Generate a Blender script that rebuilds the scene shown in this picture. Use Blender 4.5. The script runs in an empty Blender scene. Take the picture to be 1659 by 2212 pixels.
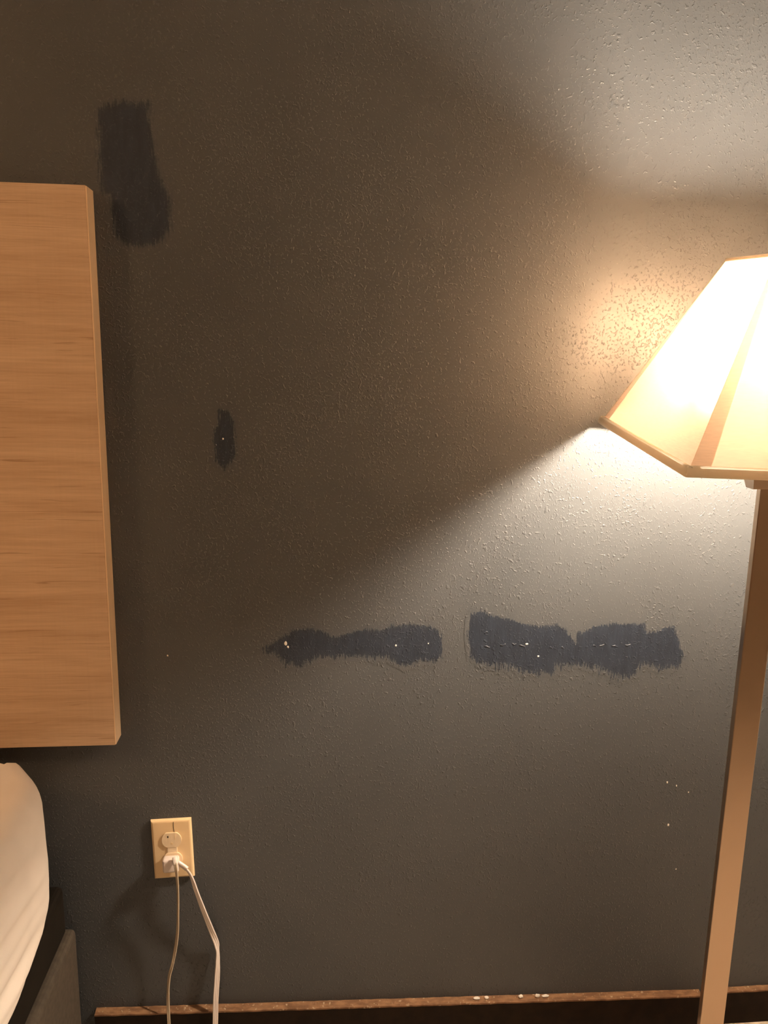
import bpy, bmesh, math, random
import numpy as np
from mathutils import Matrix, Vector, noise as mnoise

# ------------------------------------------------------------------ camera
F_PX, IMG_W, IMG_H = 1660.0, 1659.0, 2212.0
CAM_D, CAM_H = 1.252, 1.283            # distance to the wall, height above the floor
R = np.array([[9.96028224e-01, 5.36364149e-04, 8.90364487e-02],
              [-8.72707523e-02, -1.92367588e-01, 9.77434666e-01],
              [1.76519878e-02, -9.81322793e-01, -1.91556738e-01]])   # camera (right, down, forward) -> world
scene = bpy.context.scene
COL = scene.collection
cam_d = bpy.data.cameras.new('camera')
cam = bpy.data.objects.new('camera', cam_d)
COL.objects.link(cam)
cam_d.sensor_fit = 'VERTICAL'
cam_d.sensor_height = 32.0
cam_d.lens = F_PX / IMG_H * 32.0
cam_d.clip_start = 0.02
M3 = Matrix([[R[i][0], -R[i][1], -R[i][2]] for i in range(3)])
cam.matrix_world = Matrix.Translation((0, -CAM_D, CAM_H)) @ M3.to_4x4()
scene.camera = cam

# ------------------------------------------------------------------ light and exposure
BULB_STRENGTH = 1760.0
BULB_COLOR = (1.0, 0.81, 0.61)
ROOM_ENERGY = 42.0
ROOM_COLOR = (1.0, 0.60, 0.30)
world = bpy.data.worlds.new('world')
scene.world = world
world.use_nodes = True
world.node_tree.nodes['Background'].inputs[0].default_value = (1.0, 0.72, 0.45, 1)
world.node_tree.nodes['Background'].inputs[1].default_value = 0.01
vs = scene.view_settings
vs.view_transform = 'Standard'
vs.look = 'None'
vs.exposure = 0.30
vs.gamma = 1.0
vs.use_curve_mapping = False


def wallpt(px, py, off=0.0):
    """point where the line of sight through a photo pixel meets the plane `off` metres in front of the wall"""
    d = R @ np.array([px - IMG_W / 2, py - IMG_H / 2, F_PX])
    t = (CAM_D - off) / d[1]
    p = d * t
    return Vector((p[0], -off, p[2] + CAM_H))


# ------------------------------------------------------------------ helpers
def obj(name, bm, mat, parent=None, smooth=False):
    me = bpy.data.meshes.new(name)
    if isinstance(bm, bmesh.types.BMesh):
        bmesh.ops.recalc_face_normals(bm, faces=bm.faces)
        bm.to_mesh(me)
        bm.free()
    else:
        me.from_pydata(*bm)
    me.materials.append(mat)
    if smooth:
        for p in me.polygons:
            p.use_smooth = True
    o = bpy.data.objects.new(name, me)
    COL.objects.link(o)
    if parent is not None:
        o.parent = parent
    return o


def tag(o, label=None, cat=None, group=None, kind=None):
    if label: o['label'] = label
    if cat: o['category'] = cat
    if group: o['group'] = group
    if kind: o['kind'] = kind
    return o


def empty(name, loc, rot=(0, 0, 0)):
    o = bpy.data.objects.new(name, None)
    COL.objects.link(o)
    o.empty_display_size = 0.05
    o.location = loc
    o.rotation_euler = rot
    return o


def box(x0, x1, y0, y1, z0, z1, bevel=0.0, seg=2):
    bm = bmesh.new()
    bmesh.ops.create_cube(bm, size=1.0)
    for v in bm.verts:
        v.co = Vector((x0 + (v.co.x + .5) * (x1 - x0), y0 + (v.co.y + .5) * (y1 - y0), z0 + (v.co.z + .5) * (z1 - z0)))
    if bevel:
        bmesh.ops.bevel(bm, geom=bm.edges[:], offset=bevel, segments=seg, profile=0.5, affect='EDGES')
    return bm


def cyl(r, z0, z1, seg=24, r2=None, cx=0, cy=0):
    bm = bmesh.new()
    bmesh.ops.create_cone(bm, cap_ends=True, segments=seg, radius1=r, radius2=r if r2 is None else r2, depth=z1 - z0,
                          matrix=Matrix.Translation((cx, cy, (z0 + z1) / 2)))
    return bm


def prism(poly, y0, y1, bevel=0.0):
    """polygon in x,z extruded along y"""
    bm = bmesh.new()
    a = [bm.verts.new((x, y0, z)) for x, z in poly]
    b = [bm.verts.new((x, y1, z)) for x, z in poly]
    bm.faces.new(a)
    bm.faces.new(b[::-1])
    n = len(poly)
    for i in range(n):
        bm.faces.new((a[i], b[i], b[(i + 1) % n], a[(i + 1) % n]))
    if bevel:
        fr = [e for e in bm.edges if abs(e.verts[0].co.y - y0) < 1e-6 and abs(e.verts[1].co.y - y0) < 1e-6]
        bmesh.ops.bevel(bm, geom=fr, offset=bevel, segments=3, profile=0.5, affect='EDGES')
    return bm


def catmull(pts, n=8):
    P = [Vector(p) for p in pts]
    P = [P[0] * 2 - P[1]] + P + [P[-1] * 2 - P[-2]]
    out = []
    for i in range(1, len(P) - 2):
        for k in range(n):
            t = k / n
            a, b, c, d = P[i - 1], P[i], P[i + 1], P[i + 2]
            out.append(.5 * ((2 * b) + (c - a) * t + (2 * a - 5 * b + 4 * c - d) * t * t + (3 * b - a - 3 * c + d) * t ** 3))
    out.append(P[-2])
    return out


def ribbon(pts, section, twists, n=8):
    """sweep a closed 2-D section along a spline; twists = width-axis angle (deg, 0 = along x) at each point"""
    path = catmull(pts, n)
    tw = []
    for i in range(len(twists) - 1):
        for k in range(n):
            t = k / n
            t = t * t * (3 - 2 * t)
            tw.append(twists[i] * (1 - t) + twists[i + 1] * t)
    tw.append(twists[-1])
    verts, faces = [], []
    m = len(section)
    for i, p in enumerate(path):
        d = (path[min(i + 1, len(path) - 1)] - path[max(i - 1, 0)]).normalized()
        base = Vector((1, 0, 0)) if abs(d.x) < .9 else Vector((0, 0, 1))
        u = (base - d * base.dot(d)).normalized()
        v = d.cross(u)
        a = math.radians(tw[i])
        uu, vv = u * math.cos(a) + v * math.sin(a), v * math.cos(a) - u * math.sin(a)
        for s in section:
            verts.append(p + uu * s[0] + vv * s[1])
    for i in range(len(path) - 1):
        for k in range(m):
            a, b = i * m + k, i * m + (k + 1) % m
            faces.append((a, b, b + m, a + m))
    faces.append(tuple(range(m))[::-1])
    faces.append(tuple((len(path) - 1) * m + k for k in range(m)))
    return ([tuple(v) for v in verts], [], faces)


# ------------------------------------------------------------------ node material helpers
class NT:
    def __init__(self, name):
        self.m = bpy.data.materials.new(name)
        self.m.use_nodes = True
        self.t = self.m.node_tree
        self.b = self.t.nodes['Principled BSDF']
        self.out = self.t.nodes['Material Output']

    def n(self, kind, **kw):
        nd = self.t.nodes.new(kind)
        for k, v in kw.items():
            setattr(nd, k, v)
        return nd

    def set(self, sock, v):
        if hasattr(v, 'is_output') or isinstance(v, bpy.types.NodeSocket):
            self.t.links.new(v, sock)
        else:
            sock.default_value = v

    def math(self, op, a, b=0.0, c=0.0, clamp=False):
        nd = self.n('ShaderNodeMath', operation=op, use_clamp=clamp)
        for i, v in enumerate((a, b, c)):
            self.set(nd.inputs[i], v)
        return nd.outputs[0]

    def mapr(self, v, a, b, c=0.0, d=1.0, smooth=True):
        nd = self.n('ShaderNodeMapRange', interpolation_type='SMOOTHSTEP' if smooth else 'LINEAR')
        for i, x in enumerate((v, a, b, c, d)):
            self.set(nd.inputs[i], x)
        return nd.outputs[0]

    def noise(self, vec, scale, detail=2.0, rough=0.5, dist=0.0):
        nd = self.n('ShaderNodeTexNoise')
        self.set(nd.inputs['Vector'], vec)
        nd.inputs['Scale'].default_value = scale
        nd.inputs['Detail'].default_value = detail
        nd.inputs['Roughness'].default_value = rough
        nd.inputs['Distortion'].default_value = dist
        return nd.outputs[0]

    def mapping(self, vec, scale=(1, 1, 1), rot=(0, 0, 0), loc=(0, 0, 0)):
        nd = self.n('ShaderNodeMapping')
        self.set(nd.inputs[0], vec)
        nd.inputs['Location'].default_value = loc
        nd.inputs['Rotation'].default_value = rot
        nd.inputs['Scale'].default_value = scale
        return nd.outputs[0]

    def mix(self, f, a, b):
        nd = self.n('ShaderNodeMix', data_type='RGBA')
        self.set(nd.inputs[0], f)
        for s, v in ((nd.inputs[6], a), (nd.inputs[7], b)):
            self.set(s, v if isinstance(v, bpy.types.NodeSocket) else (*v, 1))
        return nd.outputs[2]

    def pos(self):
        return self.n('ShaderNodeNewGeometry').outputs['Position']

    def objco(self):
        return self.n('ShaderNodeTexCoord').outputs['Object']

    def bump(self, h, strength, dist):
        nd = self.n('ShaderNodeBump')
        nd.inputs['Strength'].default_value = strength
        nd.inputs['Distance'].default_value = dist
        self.set(nd.inputs['Height'], h)
        self.set(self.b.inputs['Normal'], nd.outputs[0])

    def base(self, col=None, rough=None, metal=None, spec=None):
        if col is not None: self.set(self.b.inputs['Base Color'], col if isinstance(col, bpy.types.NodeSocket) else (*col, 1))
        if rough is not None: self.set(self.b.inputs['Roughness'], rough)
        if metal is not None: self.b.inputs['Metallic'].default_value = metal
        if spec is not None: self.b.inputs['Specular IOR Level'].default_value = spec
        return self


WALL_COL = (0.0745, 0.0790, 0.0845)
PATCH_COL = (0.0225, 0.0290, 0.0430)


def wall_material(name, patch=False, amp=0.004, soft=0.002):
    N = NT(name)
    p = N.pos()
    ps = N.mapping(p, (1.0, 1.0, 0.86))
    # sparse knocked-down splatter, finer orange peel, slow undulation
    dens = N.mapr(N.noise(p, 7.0, 2.0), 0.35, 0.65, -0.030, 0.035, False)
    a = N.math('ADD', N.noise(ps, 175.0, 1.0, 0.5, 0.5), dens)
    h1 = N.mapr(a, 0.605, 0.72)
    b = N.math('ADD', N.noise(N.mapping(p, (1, 1, .9), (0, 0.5, 0), (3, 1, 2)), 300.0, 1.0, 0.5, 0.4), dens)
    h2 = N.mapr(b, 0.61, 0.74)
    h3 = N.noise(p, 60.0, 2.0)
    h4 = N.noise(ps, 420.0, 2.0)
    h = N.math('ADD', N.math('MULTIPLY', h1, 0.75), N.math('MULTIPLY', h2, 0.55))
    h = N.math('ADD', h, N.math('MULTIPLY', h3, 0.16))
    h = N.math('ADD', h, N.math('MULTIPLY', h4, 0.07))
    tone = N.mapr(N.noise(p, 3.0, 3.0), 0.3, 0.7, 0.0, 1.0)
    wc = N.mix(tone, tuple(c * .95 for c in WALL_COL), tuple(c * 1.05 for c in WALL_COL))
    # tiny scuffs where the paint is rubbed off the tops of the bumps
    sc = N.math('MULTIPLY', N.mapr(N.noise(p, 330.0, 1.0), 0.735, 0.77), N.mapr(N.noise(p, 5.0, 1.0), 0.5, 0.62))
    wc = N.mix(N.math('MULTIPLY', sc, 0.35), wc, (0.42, 0.40, 0.37))
    rough = 0.42
    if patch:
        at = N.n('ShaderNodeAttribute', attribute_name='cover').outputs['Fac']
        st = N.noise(N.mapping(p, (1, 1, 0.10)), 420.0, 2.0)
        gr = N.noise(p, 300.0, 2.0)
        e = N.math('ADD', N.math('MULTIPLY', N.math('SUBTRACT', st, 0.5), amp * 2.2), N.math('MULTIPLY', N.math('SUBTRACT', gr, 0.5), amp * 0.9))
        f = N.mapr(N.math('ADD', at, e), -soft, soft)
        pt = N.mapr(N.noise(N.mapping(p, (1, 1, .3)), 90.0, 3.0), 0.3, 0.7)
        pc = N.mix(pt, tuple(c * .88 for c in PATCH_COL), tuple(c * 1.16 for c in PATCH_COL))
        wc = N.mix(f, wc, pc)
        h = N.math('MULTIPLY', h, N.mapr(f, 0, 1, 1.0, 0.72, False))
        h = N.math('ADD', h, N.math('MULTIPLY', N.math('MULTIPLY', st, f), 0.22))
    if patch:
        rough = N.mapr(f, 0, 1, 0.42, 0.5, False)
    N.base(wc, rough, 0.0, 0.36)
    N.bump(h, 1.0, 0.00074)
    return N.m


def simple(name, col, rough=0.5, metal=0.0, var=0.08, scale=20.0, bump=0.0, bscale=200.0, spec=0.5, stretch=(1, 1, 1)):
    N = NT(name)
    c = N.objco()
    t = N.mapr(N.noise(N.mapping(c, stretch), scale, 3.0), 0.3, 0.7)
    N.base(N.mix(t, tuple(x * (1 - var) for x in col), tuple(min(1, x * (1 + var)) for x in col)), rough, metal, spec)
    if bump:
        N.bump(N.noise(N.mapping(c, stretch), bscale, 2.0), 0.5, bump)
    return N.m


M = {}
M['wall'] = wall_material('painted_textured_wall')
M['plain_wall'] = simple('room_wall_paint', (0.72, 0.66, 0.57), 0.7, bump=0.0006)
M['front_wall'] = simple('far_wall_paint', (0.16, 0.14, 0.12), 0.7, bump=0.0006)
M['right_wall'] = simple('side_wall_paint', (0.40, 0.36, 0.31), 0.7, bump=0.0006)
M['ceiling'] = simple('ceiling_paint', (0.78, 0.74, 0.68), 0.85, bump=0.001)
M['carpet'] = simple('carpet', (0.66, 0.55, 0.44), 0.95, var=0.25, scale=60, bump=0.003, bscale=500)
M['base_dark'] = simple('dark_baseboard_face', (0.012, 0.006, 0.003), 0.7, var=0.3, scale=40, bump=0.0003, bscale=300, spec=0.15)
M['chip'] = simple('bare_plaster', (0.80, 0.74, 0.66), 0.8)

N = NT('worn_brown_baseboard_top')
c = N.pos()
t1 = N.mapr(N.noise(N.mapping(c, (1, 3, 1)), 45.0, 4.0), 0.35, 0.65)
t2 = N.mapr(N.noise(c, 160.0, 2.0), 0.62, 0.72)
N.base(N.mix(t2, N.mix(t1, (0.16, 0.075, 0.032), (0.27, 0.14, 0.065)), (0.42, 0.31, 0.20)), 0.7)
N.bump(N.noise(c, 220.0, 3.0), 0.5, 0.001)
M['base_top'] = N.m

# horizontal-grain laminate of the headboard
N = NT('light_wood_laminate')
c = N.objco()
g1 = N.noise(N.mapping(c, (0.55, 1, 9.0)), 4.2, 5.0, 0.6, 0.4)
g2 = N.noise(N.mapping(c, (1.6, 1, 42.0), (0, 0.02, 0)), 6.0, 4.0, 0.6, 0.6)
g3 = N.noise(N.mapping(c, (5.0, 1, 160.0)), 6.0, 2.0)
g4 = N.noise(N.mapping(c, (60, 1, 1.5)), 4.0, 1.0)
v = N.math('ADD', N.math('MULTIPLY', g1, 0.52), N.math('MULTIPLY', g2, 0.36))
v = N.math('ADD', v, N.math('MULTIPLY', g3, 0.10))
v = N.math('ADD', v, N.math('MULTIPLY', g4, 0.05))
v = N.mapr(v, 0.40, 0.64, 0, 1, False)
col = N.mix(v, (0.52, 0.35, 0.225), (0.69, 0.50, 0.345))
streak = N.mapr(N.noise(N.mapping(c, (1.0, 1, 30.0), (0, -0.03, 0), (2, 0, 5)), 8.0, 3.0, 0.6, 0.8), 0.60, 0.72, 0, 0.6)
N.base(N.mix(streak, col, (0.35, 0.21, 0.12)), 0.48, 0, 0.4)
N.bump(g3, 0.25, 0.0004)
M['wood'] = N.m
M['wood_edge'] = simple('lamplit_headboard_edge', (0.82, 0.60, 0.39), 0.42, var=0.06, scale=30, stretch=(1, 1, .2))  # edge colour raised to stand in for lamp light falling on it


def shade_material(name, col, trans, tfac, fwd=0.0, ior=1.5, rough=0.75):
    """thin fabric: reflects diffusely, passes part of the light diffusely (tfac) and part scattered forward (fwd)"""
    N = NT(name)
    c = N.objco()
    sl = N.mapr(N.noise(N.mapping(c, (40, 40, 400)), 2.0, 2.0), 0.3, 0.7, 0.94, 1.04, False)
    d = N.n('ShaderNodeBsdfDiffuse')
    t = N.n('ShaderNodeBsdfTranslucent')
    vm = N.n('ShaderNodeVectorMath', operation='SCALE')
    vm.inputs[0].default_value = trans
    N.set(vm.inputs['Scale'], sl)
    d.inputs['Color'].default_value = (*col, 1)
    N.t.links.new(vm.outputs[0], t.inputs['Color'])
    mx = N.n('ShaderNodeMixShader')
    mx.inputs[0].default_value = tfac / max(1e-6, 1 - fwd)
    N.t.links.new(d.outputs[0], mx.inputs[1])
    N.t.links.new(t.outputs[0], mx.inputs[2])
    last = mx
    if fwd:
        g = N.n('ShaderNodeBsdfRefraction')
        N.t.links.new(vm.outputs[0], g.inputs['Color'])
        g.inputs['Roughness'].default_value = rough
        g.inputs['IOR'].default_value = ior
        last = N.n('ShaderNodeMixShader')
        last.inputs[0].default_value = fwd
        N.t.links.new(mx.outputs[0], last.inputs[1])
        N.t.links.new(g.outputs[0], last.inputs[2])
    N.t.links.new(last.outputs[0], N.out.inputs['Surface'])
    return N.m


M['shade'] = shade_material('cream_lampshade_fabric', (0.26, 0.22, 0.18), (0.98, 0.72, 0.51), 0.035, 0.68, 1.45, 0.84)
M['shade_strip'] = shade_material('lampshade_lap_fabric', (0.60, 0.52, 0.44), (0.96, 0.84, 0.76), 0.07)
M['trim'] = shade_material('lampshade_trim_fabric', (0.90, 0.80, 0.64), (0.97, 0.90, 0.80), 0.13)
M['metal'] = simple('satin_bronze_metal', (0.56, 0.425, 0.31), 0.28, metal=1.0, var=0.03, scale=8, spec=0.5)
M['brass'] = simple('socket_metal', (0.6, 0.5, 0.35), 0.35, metal=1.0)
N = NT('glowing_bulb')
em = N.n('ShaderNodeEmission')
em.inputs[0].default_value = (*BULB_COLOR, 1)
em.inputs[1].default_value = BULB_STRENGTH
N.t.links.new(em.outputs[0], N.out.inputs['Surface'])
M['bulb'] = N.m
M['plate'] = simple('almond_plastic', (0.84, 0.62, 0.36), 0.38, var=0.04)
M['recept'] = simple('pale_receptacle_plastic', (0.88, 0.70, 0.48), 0.35, var=0.04)
M['slot'] = simple('dark_slot', (0.03, 0.02, 0.012), 0.8)
M['white_pl'] = simple('white_vinyl', (0.78, 0.68, 0.62), 0.32, var=0.03)
M['beige_pl'] = simple('beige_vinyl', (0.50, 0.40, 0.28), 0.4, var=0.05)
N = NT('white_cotton_sheet')
c = N.objco()
N.base(N.mix(N.mapr(N.noise(c, 12.0, 2.0), .3, .7), (0.84, 0.76, 0.69), (0.89, 0.81, 0.74)), 0.85, 0, 0.2)
N.bump(N.noise(c, 900.0, 1.0), 0.2, 0.0005)
M['sheet'] = N.m
M['bedbase'] = simple('dark_grey_bed_fabric', (0.062, 0.050, 0.038), 0.9, var=0.12, scale=90, bump=0.0008, bscale=700, spec=0.2)

M['boxspring'] = simple('shaded_box_spring_fabric', (0.010, 0.008, 0.006), 0.9, spec=0.1)  # near-black colour carries the shade in the recess below the mattress

# ------------------------------------------------------------------ room shell
X0, X1, Y0, ZC = -3.3, 1.55, -3.9, 2.36
wall_back = tag(obj('wall_back', box(X0 - .1, X1 + .1, 0, .1, 0, ZC), M['wall']),
                'dark grey textured wall with darker touch-up paint', kind='structure')
tag(obj('wall_left', box(X0 - .1, X0, Y0, 0, 0, ZC), M['right_wall']), 'plain side wall beyond the bed', kind='structure')
tag(obj('wall_right', box(X1, X1 + .1, Y0, 0, 0, ZC), M['right_wall']), 'plain side wall beyond the lamp', kind='structure')
tag(obj('wall_front', box(X0 - .1, X1 + .1, Y0 - .1, Y0, 0, ZC), M['front_wall']), 'plain wall opposite the headboard', kind='structure')
tag(obj('floor', box(X0 - .1, X1 + .1, Y0 - .1, .1, -.1, 0), M['carpet']), 'brown carpeted floor', kind='structure')
tag(obj('ceiling', box(X0 - .1, X1 + .1, Y0 - .1, .1, ZC, ZC + .1), M['ceiling']), 'off-white ceiling', kind='structure')


def baseboard(name, x0, x1, z0, z1, t, label):
    root = empty(name, ((x0 + x1) / 2, 0, 0))
    tag(root, label, kind='structure')
    q = (x0 + x1) / 2
    lip = 0.004
    bm = prism([(x0 - q, 0), (x1 - q, 0), (x1 - q, z1 - lip), (x0 - q, z0 - lip)], -t, 0)
    obj('board', bm, M['base_dark'], root)
    # worn top edge, slightly uneven
    rng = random.Random(5)
    n = int((x1 - x0) / 0.012)
    bm = bmesh.new()
    rows = []
    for i in range(n + 1):
        s = i / n
        x = x0 + (x1 - x0) * s - q
        zt = z0 + (z1 - z0) * s
        dy = rng.uniform(-.0006, .0006)
        dz = rng.uniform(-.0005, .0005)
        rows.append([bm.verts.new(w) for w in ((x, 0, zt - lip), (x, 0, zt + .001 + dz), (x, -t * .5, zt + dz), (x, -t - .0004 + dy, zt - .001 + dz * .5), (x, -t - .0004 + dy, zt - lip))])
    for a, b in zip(rows, rows[1:]):
        for k in range(4):
            bm.faces.new((a[k], a[k + 1], b[k + 1], b[k]))
    bm.faces.new(rows[0]); bm.faces.new(rows[-1][::-1])
    obj('top_edge', bm, M['base_top'], root)
    return root


BL_X0, BL_X1, BL_Z0, BL_Z1 = -0.400, 0.757, 0.1075, 0.0735
zl = lambda x: BL_Z0 + (BL_Z1 - BL_Z0) * (x - BL_X0) / (BL_X1 - BL_X0)
baseboard('baseboard_left', BL_X0, BL_X1, BL_Z0, BL_Z1, 0.0145, 'dark baseboard with worn brown top edge between bed and lamp')
baseboard('baseboard_right', 0.770, X1, 0.0750, 0.0750, 0.0100, 'thinner dark baseboard running on beyond the lamp pole')

# ------------------------------------------------------------------ paint patches on the wall
def sdf(poly, P):
    """signed distance, positive inside; poly (n,2), P (m,2)"""
    d = np.full(len(P), 1e9)
    inside = np.zeros(len(P), bool)
    n = len(poly)
    for i in range(n):
        a, b = poly[i], poly[(i + 1) % n]
        ab = b - a
        t = np.clip(((P - a) @ ab) / (ab @ ab), 0, 1)
        d = np.minimum(d, np.linalg.norm(P - (a + t[:, None] * ab), axis=1))
        c = ((a[1] > P[:, 1]) != (b[1] > P[:, 1])) & (P[:, 0] < (b[0] - a[0]) * (P[:, 1] - a[1]) / (b[1] - a[1] + 1e-12) + a[0])
        inside ^= c
    return np.where(inside, d, -d)


def patch(origin, scale, pts, label, amp, soft, bristle=0.0, step=0.0016, seed=1):
    w = [wallpt(origin[0] + x / scale, origin[1] + y / scale) for x, y in pts]
    poly = np.array([(p.x, p.z) for p in w])
    mg = 0.006 + bristle
    x0, z0 = poly.min(0) - mg
    x1, z1 = poly.max(0) + mg
    nx, nz = int((x1 - x0) / step) + 1, int((z1 - z0) / step) + 1
    gx, gz = np.meshgrid(x0 + np.arange(nx) * step, z0 + np.arange(nz) * step)
    P = np.stack([gx.ravel(), gz.ravel()], 1)
    s = sdf(poly, P)
    if bristle:
        # brush bristles drag the lower edge down in thin streaks
        rng = np.random.RandomState(seed)
        sh = np.zeros((nz, nx))
        prof = np.abs(np.convolve(rng.randn(nx), [.3, .5, .3], 'same')) * bristle * .7
        prof *= .35 + .65 * np.clip(np.interp(np.arange(nx), np.linspace(0, nx, 9), rng.rand(9) * 1.3), 0, 1)
        Q = P.copy()
        Q[:, 1] += np.tile(prof, nz)
        lower = sdf(poly, Q)
        s = np.maximum(s, np.minimum(lower, 0.0012))
    mar = soft + amp * 0.5 + 0.0015
    keep = (s > -mar).reshape(nz, nx)
    verts, idx, cov = [], {}, []
    faces = []
    S = s.reshape(nz, nx)

    def vid(i, j):
        k = i * nx + j
        if k not in idx:
            idx[k] = len(verts)
            verts.append((gx[i, j], -0.0004, gz[i, j]))
            cov.append(S[i, j])
        return idx[k]
    for i in range(nz - 1):
        for j in range(nx - 1):
            if keep[i, j] or keep[i + 1, j] or keep[i, j + 1] or keep[i + 1, j + 1]:
                faces.append((vid(i, j), vid(i, j + 1), vid(i + 1, j + 1), vid(i + 1, j)))
    o = obj('paint_patch', (verts, [], faces), wall_material('slate_touch_up_paint', True, amp, soft), wall_back)
    at = o.data.attributes.new('cover', 'FLOAT', 'POINT')
    at.data.foreach_set('value', np.array(cov, dtype=np.float32))
    o['label'] = label
    return o


patch((150, 180), 5.53, [(345, 300), (430, 245), (600, 225), (930, 235), (960, 400), (985, 600), (1010, 800), (1050, 1000), (1110, 1200), (1180, 1300), (1200, 1500), (1200, 1750), (1130, 1870), (1000, 1930), (800, 1940), (640, 1900), (540, 1800), (510, 1500), (480, 1350), (390, 1300), (365, 1100), (355, 700)],
      'tall dark patch of paint beside the headboard top', 0.012, 0.0045)
patch((430, 860), 11.64, [(490, 330), (520, 265), (590, 300), (700, 330), (800, 450), (840, 600), (870, 850), (905, 1000), (925, 1250), (940, 1400), (880, 1540), (740, 1620), (690, 1760), (640, 1810), (590, 1720), (480, 1640), (430, 1550), (405, 1250), (395, 1050), (400, 800), (460, 600), (490, 450)],
      'small dark blob of paint on the middle of the wall', 0.009, 0.0016, step=0.0012)
patch((540, 1290), 3.456, [(85, 385), (180, 345), (230, 300), (320, 250), (450, 235), (540, 255), (600, 300), (700, 285), (800, 250), (900, 240), (980, 250), (1060, 215), (1200, 205), (1340, 215), (1420, 260), (1440, 340), (1425, 440), (1360, 480), (1290, 460), (1230, 495), (1150, 510), (1080, 480), (1040, 445), (900, 440), (760, 435), (600, 435), (500, 440), (470, 470), (360, 490), (260, 480), (200, 430), (160, 400)],
      'slate grey brush stroke with a pointed end', 0.010, 0.0014, bristle=0.010, seed=3)
patch((980, 1290), 3.19, [(105, 180), (120, 120), (200, 95), (290, 135), (400, 155), (500, 190), (600, 200), (700, 190), (780, 225), (810, 290), (850, 320), (845, 250), (900, 235), (960, 205), (1100, 185), (1310, 185), (1330, 245), (1400, 240), (1440, 215), (1520, 195), (1550, 300), (1585, 410), (1550, 480), (1470, 465), (1400, 480), (1340, 445), (1290, 450), (1250, 520), (1160, 545), (1110, 520), (1040, 490), (960, 470), (880, 455), (820, 455), (700, 460), (695, 515), (580, 505), (480, 510), (430, 470), (300, 455), (210, 450), (120, 405), (105, 300)],
      'long slate grey brush stroke with ragged lower edge nearest the lamp', 0.009, 0.0011, bristle=0.016, seed=8)

# bare plaster showing through at chipped bumps
def chip_mesh(rx, rz, h, rng, x=0, y=0, z=0):
    bm = bmesh.new()
    k = 9
    ring = []
    for i in range(k):
        a = i / k * math.tau
        r = rng.uniform(.7, 1.1)
        ring.append(bm.verts.new((x + rx * r * math.cos(a), y, z + rz * r * math.sin(a))))
    ring2 = [bm.verts.new((x + (v.co.x - x) * .6, y - h, z + (v.co.z - z) * .6)) for v in ring]
    for i in range(k):
        bm.faces.new((ring[i], ring[(i + 1) % k], ring2[(i + 1) % k], ring2[i]))
    bm.faces.new(ring2)
    return bm


rng = random.Random(11)
for px, py, rx, rz in ((617, 1390, 3.6, 5), (622, 1397, 2.2, 3), (1162.5, 1417.5, 2.6, 2.6), (1138, 1391, 4, 2), (1443, 1782, 2.6, 3.6), (1441, 1690, 2, 3), (1461, 1697, 1.6, 3),
                       (1460, 1877, 1.8, 2), (362, 1416, 2, 2.2), (855, 1394, 2, 2.5), (925, 1390, 1.6, 1.6), (482, 948, 2, 2), (1487, 1711, 1.3, 1.8)):
    p = wallpt(px, py)
    o = obj('plaster_chip', chip_mesh(rx * .00078, rz * .00085, .0006, rng), M['chip'], wall_back)
    o.location = (p.x, -0.0004, p.z)

# long thin ridges left by an old fixing, painted over
for px, py, L in ((1052, 1397, 12), (1086, 1393, 12), (1110, 1391, 9), (1128, 1395, 13), (1190, 1399, 8), (1215, 1399, 7), (1284, 1395, 9), (1300, 1394, 11), (1328, 1396, 14), (1356, 1393, 12), (1050, 1366, 9)):
    p = wallpt(px, py)
    bm = bmesh.new()
    bmesh.ops.create_uvsphere(bm, u_segments=10, v_segments=6, radius=1.0)
    for v in bm.verts:
        v.co = Vector((v.co.x * L * .00050, v.co.y * .0009, v.co.z * .0015 + .0012 * math.sin(v.co.x * 3 + px) + rng.uniform(-.0006, .0006)))
    m_r = M.get('patch_solid') or simple('slate_patch_paint', PATCH_COL, 0.4)
    M['patch_solid'] = m_r
    o = obj('paint_ridge', bm, m_r, wall_back, True)
    o.location = (p.x, -0.0003, p.z)

# ------------------------------------------------------------------ headboard
HB_R, HB_L, HB_Z0, HB_Z1, HB_T = -0.3305, -1.93, 0.648, 1.527, 0.035
hb = empty('headboard', ((HB_R + HB_L) / 2, 0, HB_Z0))
tag(hb, 'light wood-grain laminate headboard panel mounted on the dark wall', 'headboard')
hx = (HB_R - HB_L) / 2
hz = HB_Z1 - HB_Z0
obj('panel', box(-hx + .002, hx - .002, -HB_T, -.001, 0, hz, .0006, 1), M['wood'], hb)
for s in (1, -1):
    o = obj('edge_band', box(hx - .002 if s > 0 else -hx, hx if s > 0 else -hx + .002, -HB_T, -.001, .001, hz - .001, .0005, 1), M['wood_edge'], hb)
    o['label'] = 'edge strip made paler for lamp light'

# ------------------------------------------------------------------ bed base
BX1, BX0, BY1, BY0 = -0.422, -1.82, -0.012, -2.00
bb = empty('bed_base', ((BX0 + BX1) / 2, (BY0 + BY1) / 2, 0))
tag(bb, 'dark grey fabric-covered bed base under the white mattress', 'bed base')
bw, bl = (BX1 - BX0) / 2, (BY1 - BY0) / 2
obj('skirt', box(-bw, bw, -bl, bl, .03, .290, .010, 3), M['bedbase'], bb)
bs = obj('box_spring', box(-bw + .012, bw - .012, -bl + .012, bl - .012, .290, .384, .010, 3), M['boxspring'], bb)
bs['label'] = 'box spring layer darkened for shade under the mattress'
for sx in (-1, 1):
    for sy in (-1, 1):
        obj('foot', cyl(.025, 0, .032, 16, cx=sx * .62, cy=sy * .9), M['slot'], bb)

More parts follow.
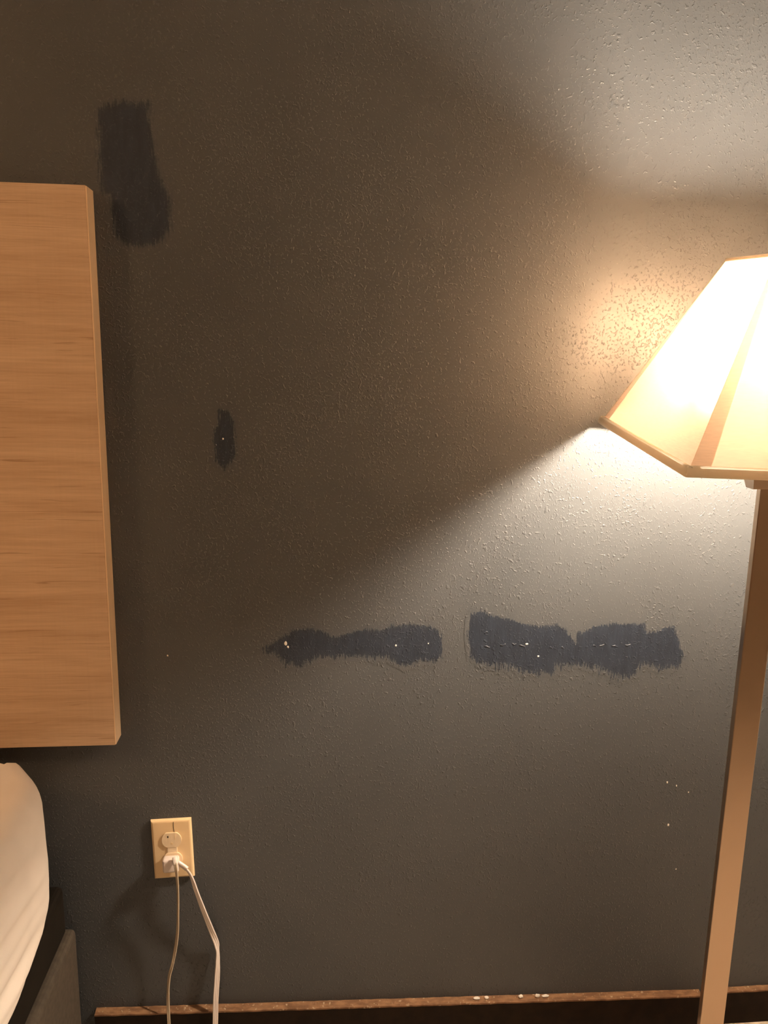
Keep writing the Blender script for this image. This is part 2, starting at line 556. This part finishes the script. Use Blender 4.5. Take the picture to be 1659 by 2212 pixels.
# ------------------------------------------------------------------ mattress in a white sheet
MX1, MX0, MY1, MY0 = -0.401, -1.84, -0.06, -2.0
mt = empty('mattress', ((MX0 + MX1) / 2, (MY0 + MY1) / 2, 0.386))
tag(mt, 'white sheeted mattress lying on the dark bed base', 'mattress')
mw, ml = (MX1 - MX0) / 2, (MY1 - MY0) / 2
obj('mattress_core', box(-mw + .03, mw - .03, -ml + .03, ml - .03, .001, .25, .04, 3), M['sheet'], mt)


def rounded_rect(w, l, r, n):
    """outline points with (x, y, nx, ny, s)"""
    out = []
    per = 0
    segs = []
    for cx_, cy_, a0 in ((w - r, l - r, 0), (-w + r, l - r, 90), (-w + r, -l + r, 180), (w - r, -l + r, 270)):
        for k in range(17):
            a = math.radians(a0 + 90 * k / 16)
            segs.append((cx_ + r * math.cos(a), cy_ + r * math.sin(a), math.cos(a), math.sin(a)))
    full = []
    for i in range(len(segs)):
        a, b = segs[i], segs[(i + 1) % len(segs)]
        d = math.hypot(b[0] - a[0], b[1] - a[1])
        m = max(1, int(d / n))
        for k in range(m):
            t = k / m
            nx, ny = a[2] + (b[2] - a[2]) * t, a[3] + (b[3] - a[3]) * t
            q = math.hypot(nx, ny) or 1
            full.append((a[0] + (b[0] - a[0]) * t, a[1] + (b[1] - a[1]) * t, nx / q, ny / q))
    return full


ring = rounded_rect(mw, ml, .14, .008)
MT = .268                                     # top of the sheet above the base
NV = 56
bm = bmesh.new()
rows = []
for (x, y, nx, ny) in ring:
    wx, wy = x + mt.location.x, y + mt.location.y
    # diagonal tension folds pulled from the head corner down along the side
    colv = []
    for j in range(NV + 1):
        s = j / NV
        dist_head = (MY1 - wy)
        hem = .026 - .022 * min(1, max(0, (dist_head - .1) / .25))
        z = hem + (MT - hem) * s
        inset = 0.0
        e = (MT - z) / .042
        if e < 1: inset += .042 * (1 - math.sqrt(max(0, 1 - (1 - e) ** 2))) * .75
        b = (z - hem) / .05
        if b < 1: inset += .018 * (1 - b) ** 2
        inset += .006 * math.cos((s - .5) * 2.2)*-1 + .006
        # folds run down towards the foot: phase constant along z + k*distance
        u = z - .16 * dist_head
        amp = .012 * (1 - s) ** .7 * (1 if nx > .2 else .5) * min(1, max(.08, (dist_head - .10) / .12))
        f = mnoise.noise(Vector((u * 30, dist_head * 1.2, 3.0))) + .45 * mnoise.noise(Vector((u * 64, dist_head * 2, 9.0)))
        ga = amp * f
        g = .004 * mnoise.noise(Vector((wx * 9, wy * 9, z * 9)))
        zz = z
        if s > .9:
            zz += .012 * math.exp(-((nx - .62) / .07) ** 2) * (1 if ny > 0 and nx > 0 else 0) * (s - .9) * 10
            zz += .004 * mnoise.noise(Vector((wx * 28, wy * 28, 1.7))) * (s - .9) * 10
        colv.append(bm.verts.new((x + nx * (ga + g - inset), y + ny * (ga + g - inset), zz)))
    rows.append(colv)
n = len(rows)
for i in range(n):
    a, b = rows[i], rows[(i + 1) % n]
    for j in range(NV):
        bm.faces.new((a[j], b[j], b[j + 1], a[j + 1]))
# top surface: inner rings shrinking to the middle
prev = [r[-1] for r in rows]
for kf in (.93, .85, .7, .4):
    cur = []
    for i, (x, y, nx, ny) in enumerate(ring):
        px_, py_ = prev[i].co.x, prev[i].co.y
        q = kf
        cur.append(bm.verts.new((rows[i][-1].co.x * q, rows[i][-1].co.y * (1 - (1 - q) * .75), MT + .003 * mnoise.noise(Vector((x * 7, y * 7, kf * 3))))))
    for i in range(n):
        bm.faces.new((prev[i], prev[(i + 1) % n], cur[(i + 1) % n], cur[i]))
    prev = cur
bm.faces.new(prev)
obj('fitted_sheet', bm, M['sheet'], mt, True)

# ------------------------------------------------------------------ floor lamp
LX, LY = 0.641, -0.222
POLE_TOP = 1.118
lamp = empty('floor_lamp', (LX, LY, 0))
tag(lamp, 'lit floor lamp with cream square tapered shade on a slim bronze pole', 'floor lamp')
obj('base_plate', box(-.14, .14, -.14, .14, 0, .022, .004, 2), M['metal'], lamp)
obj('pole', box(-.0198, .0198, -.019, -.008, .020, POLE_TOP, .0012, 2), M['metal'], lamp)
bm = bmesh.new()
lo = [bm.verts.new((sx * .0335, -.0135 + sy * .0095, POLE_TOP)) for sx, sy in ((-1, -1), (1, -1), (1, 1), (-1, 1))]
hi = [bm.verts.new((sx * .0365, -.0135 + sy * .0135, POLE_TOP + .014)) for sx, sy in ((-1, -1), (1, -1), (1, 1), (-1, 1))]
bm.faces.new(lo[::-1]); bm.faces.new(hi)
for i in range(4): bm.faces.new((lo[i], lo[(i + 1) % 4], hi[(i + 1) % 4], hi[i]))
obj('pole_cap', bm, M['metal'], lamp)

TX, TY, PHI = 0.084, 0.012, -0.096
S_RB, S_RT, S_ZB, S_ZT = 0.274, 0.105, 1.170, 1.428
Rx = Matrix.Rotation(TX, 3, 'X')
Ry = Matrix.Rotation(TY, 3, 'Y')
TILT = (Rx @ Ry)
PIV = Vector((0, 0, 1.120))


def sp(rad, ang, z):
    """a point of the tilted shade in lamp coordinates"""
    return PIV + TILT @ Vector((rad * math.cos(ang), rad * math.sin(ang), z - PIV.z))


def axis_pt(z): return sp(0, 0, z)


angs = [math.pi * .75 + PHI + k * math.pi / 2 for k in range(4)]
Bv = [sp(S_RB, a, S_ZB) for a in angs]
Tv = [sp(S_RT, a, S_ZT) for a in angs]
shade = obj('lamp_shade', ([tuple(v) for v in [p + (axis_pt(S_ZT - .004) - axis_pt(S_ZT)) for p in Tv] + [axis_pt(S_ZT - .004) + (p - axis_pt(S_ZT)) * .985 for p in Tv]], [],
                           [(i, (i + 1) % 4, 4 + (i + 1) % 4, 4 + i) for i in range(4)]), M['brass'], lamp)
shade['label'] = 'cream square tapered fabric shade'


def grid_quad(a, b, c, d, nu=6, nv=8):
    """a,b bottom; d,c top"""
    verts, faces = [], []
    for j in range(nv + 1):
        t = j / nv
        p, q = a.lerp(d, t), b.lerp(c, t)
        for i in range(nu + 1):
            verts.append(tuple(p.lerp(q, i / nu)))
    for j in range(nv):
        for i in range(nu):
            k = j * (nu + 1) + i
            faces.append((k, k + 1, k + nu + 2, k + nu + 1))
    return (verts, [], faces)


def rod(p, q, r, seg=12, flat=1.0, up=None):
    """rounded bar from p to q, oval in section (flat scales across `up`)"""
    d = (q - p).normalized()
    up = (up - d * up.dot(d)).normalized() if up else d.orthogonal().normalized()
    w = d.cross(up)
    verts = []
    for c in (p, q):
        for k in range(seg):
            a = k / seg * math.tau
            verts.append(tuple(c + up * r * math.sin(a) + w * r * flat * math.cos(a)))
    faces = [(k, (k + 1) % seg, seg + (k + 1) % seg, seg + k) for k in range(seg)]
    faces += [tuple(range(seg))[::-1], tuple(range(seg, 2 * seg))]
    return (verts, [], faces)


for i in range(4):
    j = (i + 1) % 4
    pan = obj('shade_panel', grid_quad(Bv[i], Bv[j], Tv[j], Tv[i]), M['shade'], shade)
    # lapped seam strip lying inside the panel along its first edge
    nrm = (Bv[j] - Bv[i]).cross(Tv[i] - Bv[i]).normalized()
    cen = (axis_pt(S_ZB) - Bv[i])
    inn = nrm if nrm.dot(cen) > 0 else -nrm
    eb, et = (Bv[j] - Bv[i]).normalized(), (Tv[j] - Tv[i]).normalized()
    o = inn * .0009
    st = obj('seam_strip', grid_quad(Bv[i] + o, Bv[i] + eb * .026 + o, Tv[i] + et * .004 + o, Tv[i] + o, 1, 8), M['shade_strip'], shade)
    st['label'] = 'darker lapped seam'
    up_edge = (Tv[i] - Bv[i]).normalized()
    up_mid = ((Tv[i] + Tv[j]) / 2 - (Bv[i] + Bv[j]) / 2).normalized()
    out = -inn
    p, q = Bv[i] + up_mid * .0065 + out * .0012, Bv[j] + up_mid * .0065 + out * .0012
    tr = obj('bottom_trim', rod(p, q, .0072, 14, .55, up_mid), M['trim'], shade, True)
    p, q = Tv[i] - up_mid * .002, Tv[j] - up_mid * .002
    obj('top_trim', rod(p, q, .0026, 10, .7, up_mid), M['trim'], shade, True)
# wire spider holding the shade, harp, socket and bulb
ctr = axis_pt(S_ZT - .02)
for i in range(4):
    obj('spider_arm', rod(Tv[i].lerp(axis_pt(S_ZT), .03) - TILT @ Vector((0, 0, .003)), ctr, .0014, 8), M['brass'], shade, True)
SOFF = -.012


def soff(z):
    t = min(1, max(0, (z - 1.131) / .079))
    return SOFF * t * t * (3 - 2 * t)


sock = obj('socket', ([tuple(axis_pt(0) * 0 + (PIV + TILT @ Vector((r * math.cos(a), r * math.sin(a) + soff(z), z - PIV.z)))) for z, r in ((POLE_TOP + .013, .010), (1.150, .009), (1.170, .009), (1.190, .009), (1.209, .010), (1.211, .018), (1.275, .018), (1.278, .013)) for a in [k / 20 * math.tau for k in range(20)]], [],
                      [(l * 20 + k, l * 20 + (k + 1) % 20, (l + 1) * 20 + (k + 1) % 20, (l + 1) * 20 + k) for l in range(7) for k in range(20)] + [tuple(range(20))[::-1], tuple(range(140, 160))]), M['brass'], lamp, True)
# harp wire: two bowed sides from the socket up to the spider hub
for s in (-1, 1):
    pts = [PIV + TILT @ Vector((s * x, 0, z - PIV.z)) for x, z in ((.019, 1.215), (.045, 1.24), (.058, 1.29), (.048, 1.36), (.020, 1.40), (0.001, S_ZT - .02))]
    sec = [(.0014 * math.cos(k / 8 * math.tau), .0014 * math.sin(k / 8 * math.tau)) for k in range(8)]
    obj('harp', ribbon(pts, sec, [0] * 6, 6), M['brass'], lamp, True)
obj('finial', rod(ctr, axis_pt(S_ZT + .006), .005, 12), M['brass'], lamp, True)
prof = [(1.226, .0125), (1.236, .014), (1.250, .020), (1.265, .027), (1.285, .0300), (1.300, .0295), (1.316, .0245), (1.326, .015), (1.330, .004)]
verts = [tuple(PIV + TILT @ Vector((r * math.cos(k / 24 * math.tau), r * math.sin(k / 24 * math.tau) + SOFF, z - PIV.z))) for z, r in [(a + .05, b) for a, b in prof] for k in range(24)]
faces = [(l * 24 + k, l * 24 + (k + 1) % 24, (l + 1) * 24 + (k + 1) % 24, (l + 1) * 24 + k) for l in range(len(prof) - 1) for k in range(24)]
faces += [tuple(range(24))[::-1], tuple(range((len(prof) - 1) * 24, len(prof) * 24))]
bulb = obj('light_bulb', (verts, [], faces), M['bulb'], lamp, True)
bulb['label'] = 'glowing bulb inside the shade'

# ------------------------------------------------------------------ ceiling light over the bed (lights the headboard)
CLX, CLY = -2.05, -1.30
rl = bpy.data.lights.new('room_light', 'POINT')
rl.energy = ROOM_ENERGY
rl.color = ROOM_COLOR
rl.shadow_soft_size = 0.09
ro = bpy.data.objects.new('room_light', rl)
COL.objects.link(ro)
ro.location = (CLX, CLY, 2.27)

# ------------------------------------------------------------------ wall outlet
oc = wallpt(374, 1830)
outlet = empty('wall_outlet', (oc.x, 0, oc.z), (0, math.radians(-1.5), 0))
tag(outlet, 'almond plastic duplex outlet with cracked cover plate on the dark wall', 'outlet')
PW, PH = .0350, .0572
obj('cover_plate', prism([(-PW, -PH), (PW, -PH), (PW, PH), (-PW, PH)], -.0065, -.0003, .0042), M['plate'], outlet)
cr = obj('crack', ribbon([(.0045, -.0040, PH - .0008), (.0046, -.0067, PH - .005), (.0042, -.0067, PH - .014), (.0050, -.0067, PH - .0235)], [(-.00045, -.00012), (.00045, -.00012), (.00045, .00012), (-.00045, .00012)], [0] * 4, 4), M['slot'], outlet)
cr['label'] = 'dark hairline crack'


def recept_poly(zc, r=.0170, flat=.0140):
    pts = []
    for k in range(40):
        a = k / 40 * math.tau
        pts.append((r * math.cos(a), zc + max(-flat, min(flat, r * math.sin(a)))))
    return pts


for zc in (.0195, -.0195):
    rc = obj('receptacle', prism(recept_poly(zc), -.0085, -.006, .0008), M['recept'], outlet)
    if zc > 0:
        obj('slot', box(-.0072, -.0050, -.0087, -.0084, zc + .0050, zc + .0085), M['slot'], rc)
        obj('slot', box(.0055, .0068, -.0087, -.0084, zc + .001, zc + .0080), M['plate'], rc)
        obj('ground_hole', prism([(.0022 * math.cos(k / 14 * math.tau), zc - .0065 + .0022 * math.sin(k / 14 * math.tau)) for k in range(14)], -.0087, -.0084), M['plate'], rc)
obj('bridge', prism([(-.0085, -.008), (.0085, -.008), (.0085, .008), (-.0085, .008)], -.0080, -.006, .0006), M['recept'], outlet)

# ------------------------------------------------------------------ cords
def flat_section(w, t, ribs):
    """outline of a flat multi-core cord: w wide, t thick, `ribs` cores side by side"""
    top = []
    n = ribs * 5
    for k in range(n + 1):
        u = -1 + 2 * k / n
        ph = (u + 1) / 2 * ribs
        e = abs(math.sin(ph * math.pi)) ** .45
        top.append((u * w / 2, t / 2 * (.55 + .45 * e)))
    return top + [(x, -y) for x, y in top[::-1]]


plug_px = (373.5, 1853)
pc = wallpt(*plug_px)
ext = empty('extension_cord', (pc.x, -.0085, pc.z), (0, math.radians(-1.5), 0))
tag(ext, 'broad flat white power cord with angled plug in the outlet', 'power cord')
obj('plug', box(-.0140, .0140, -.0165, 0, -.0135, .0125, .0042, 4), M['white_pl'], ext, True)
iv = Matrix.Translation((pc.x, -.0085, pc.z)) @ Matrix.Rotation(math.radians(-1.5), 4, 'Y')
iv = iv.inverted()
E0 = wallpt(392, 1868, .018)
E1 = wallpt(404, 1877, .020)
sr = ribbon([iv @ wallpt(384, 1862, .017), iv @ E0, iv @ E1], flat_section(.0135, .0065, 1), [55, 50, 50], 5)
obj('strain_relief', sr, M['white_pl'], ext, True)
path = [(400, 1874, .020), (413, 1893, .022), (424, 1925, .022), (440, 1968, .018), (456, 2008, .014), (467, 2036, .010), (470, 2054, .010), (470, 2078, .012), (469, 2110, .014), (466, 2160, .020), (465, 2212, .026)]
pts = [iv @ wallpt(*q) for q in path]
last = wallpt(465, 2212, .026)
pts += [iv @ Vector((last.x - .002, -.034, .06)), iv @ Vector((last.x + .006, -.055, .010)), iv @ Vector((last.x + .06, -.11, .0045)), iv @ Vector((last.x + .20, -.16, .0045))]
obj('cord', ribbon(pts, flat_section(.0098, .0030, 3), [55, 50, 35, 20, 5, -35, -70, -50, -20, -12, -8, 0, 0, 10, 10], 8), M['white_pl'], ext, True)

lc0 = wallpt(377, 1862, .028)
lc = empty('lamp_cord', lc0)
tag(lc, 'thin beige lamp cord hanging from the front of the plug', 'power cord')
iv2 = Matrix.Translation(lc0).inverted()
path = [(377.5, 1856, .0245), (378, 1862, .030), (380, 1876, .033), (382.5, 1896, .031), (384.5, 1930, .027), (384.5, 1975, .023), (383.5, 2012, .020), (379.5, 2046, .018), (373, 2080, .016), (366, 2108, .015), (363.5, 2135, .017), (363, 2165, .021), (365, 2212, .027)]
pts = [iv2 @ wallpt(*q) for q in path]
last = wallpt(365, 2212, .027)
pts += [iv2 @ Vector((last.x + .002, -.035, .05)), iv2 @ Vector((last.x + .004, -.06, .008)), iv2 @ Vector((last.x + .05, -.13, .0035)), iv2 @ Vector((last.x + .18, -.20, .0035))]
obj('cord', ribbon(pts, flat_section(.0056, .0028, 2), [0, 0, 10, 40, 55, 55, 35, 15, 0, 35, 40, 20, 0, 0, 0, 10, 10], 8), M['beige_pl'], lc, True)
obj('cord_collar', ribbon([iv2 @ wallpt(377, 1852, .0245), iv2 @ wallpt(377.5, 1858, .028), iv2 @ wallpt(379, 1868, .031)], flat_section(.0082, .0050, 1), [0, 0, 0], 5), M['white_pl'], lc, True)

# ------------------------------------------------------------------ paint flakes on top of the baseboard
rng = random.Random(4)
for k, (px, py, w, h, lab) in enumerate(((1030, 2156, 9, 3.2, 'flat white paint flake lying on the baseboard, thin oblong'), (1051, 2156, 6, 4, 'small round white paint flake lying on the baseboard'),
                                          (1125, 2151, 6.5, 5, 'chunky white paint crumb lying on the baseboard'), (1161, 2150, 6.5, 6, 'tall white paint crumb at the end of a long flake on the baseboard'),
                                          (1178, 2150, 9.5, 3.6, 'long white paint flake lying on the baseboard'))):
    p = wallpt(px, py, .006)
    zt = zl(p.x)
    bm = bmesh.new()
    bmesh.ops.create_icosphere(bm, subdivisions=2, radius=1.0)
    for v in bm.verts:
        f = 1 + .25 * mnoise.noise(v.co * 1.7 + Vector((k * 3.1, 0, 0)))
        v.co = Vector((v.co.x * w * .00078 * f, v.co.y * .0032 * f, (v.co.z + .8) * h * .00062 * f))
    o = obj('paint_flake', bm, M['chip'])
    o.location = (p.x, -.0062, zt + .0006)
    tag(o, lab, 'paint flake', 'paint flakes on the baseboard')
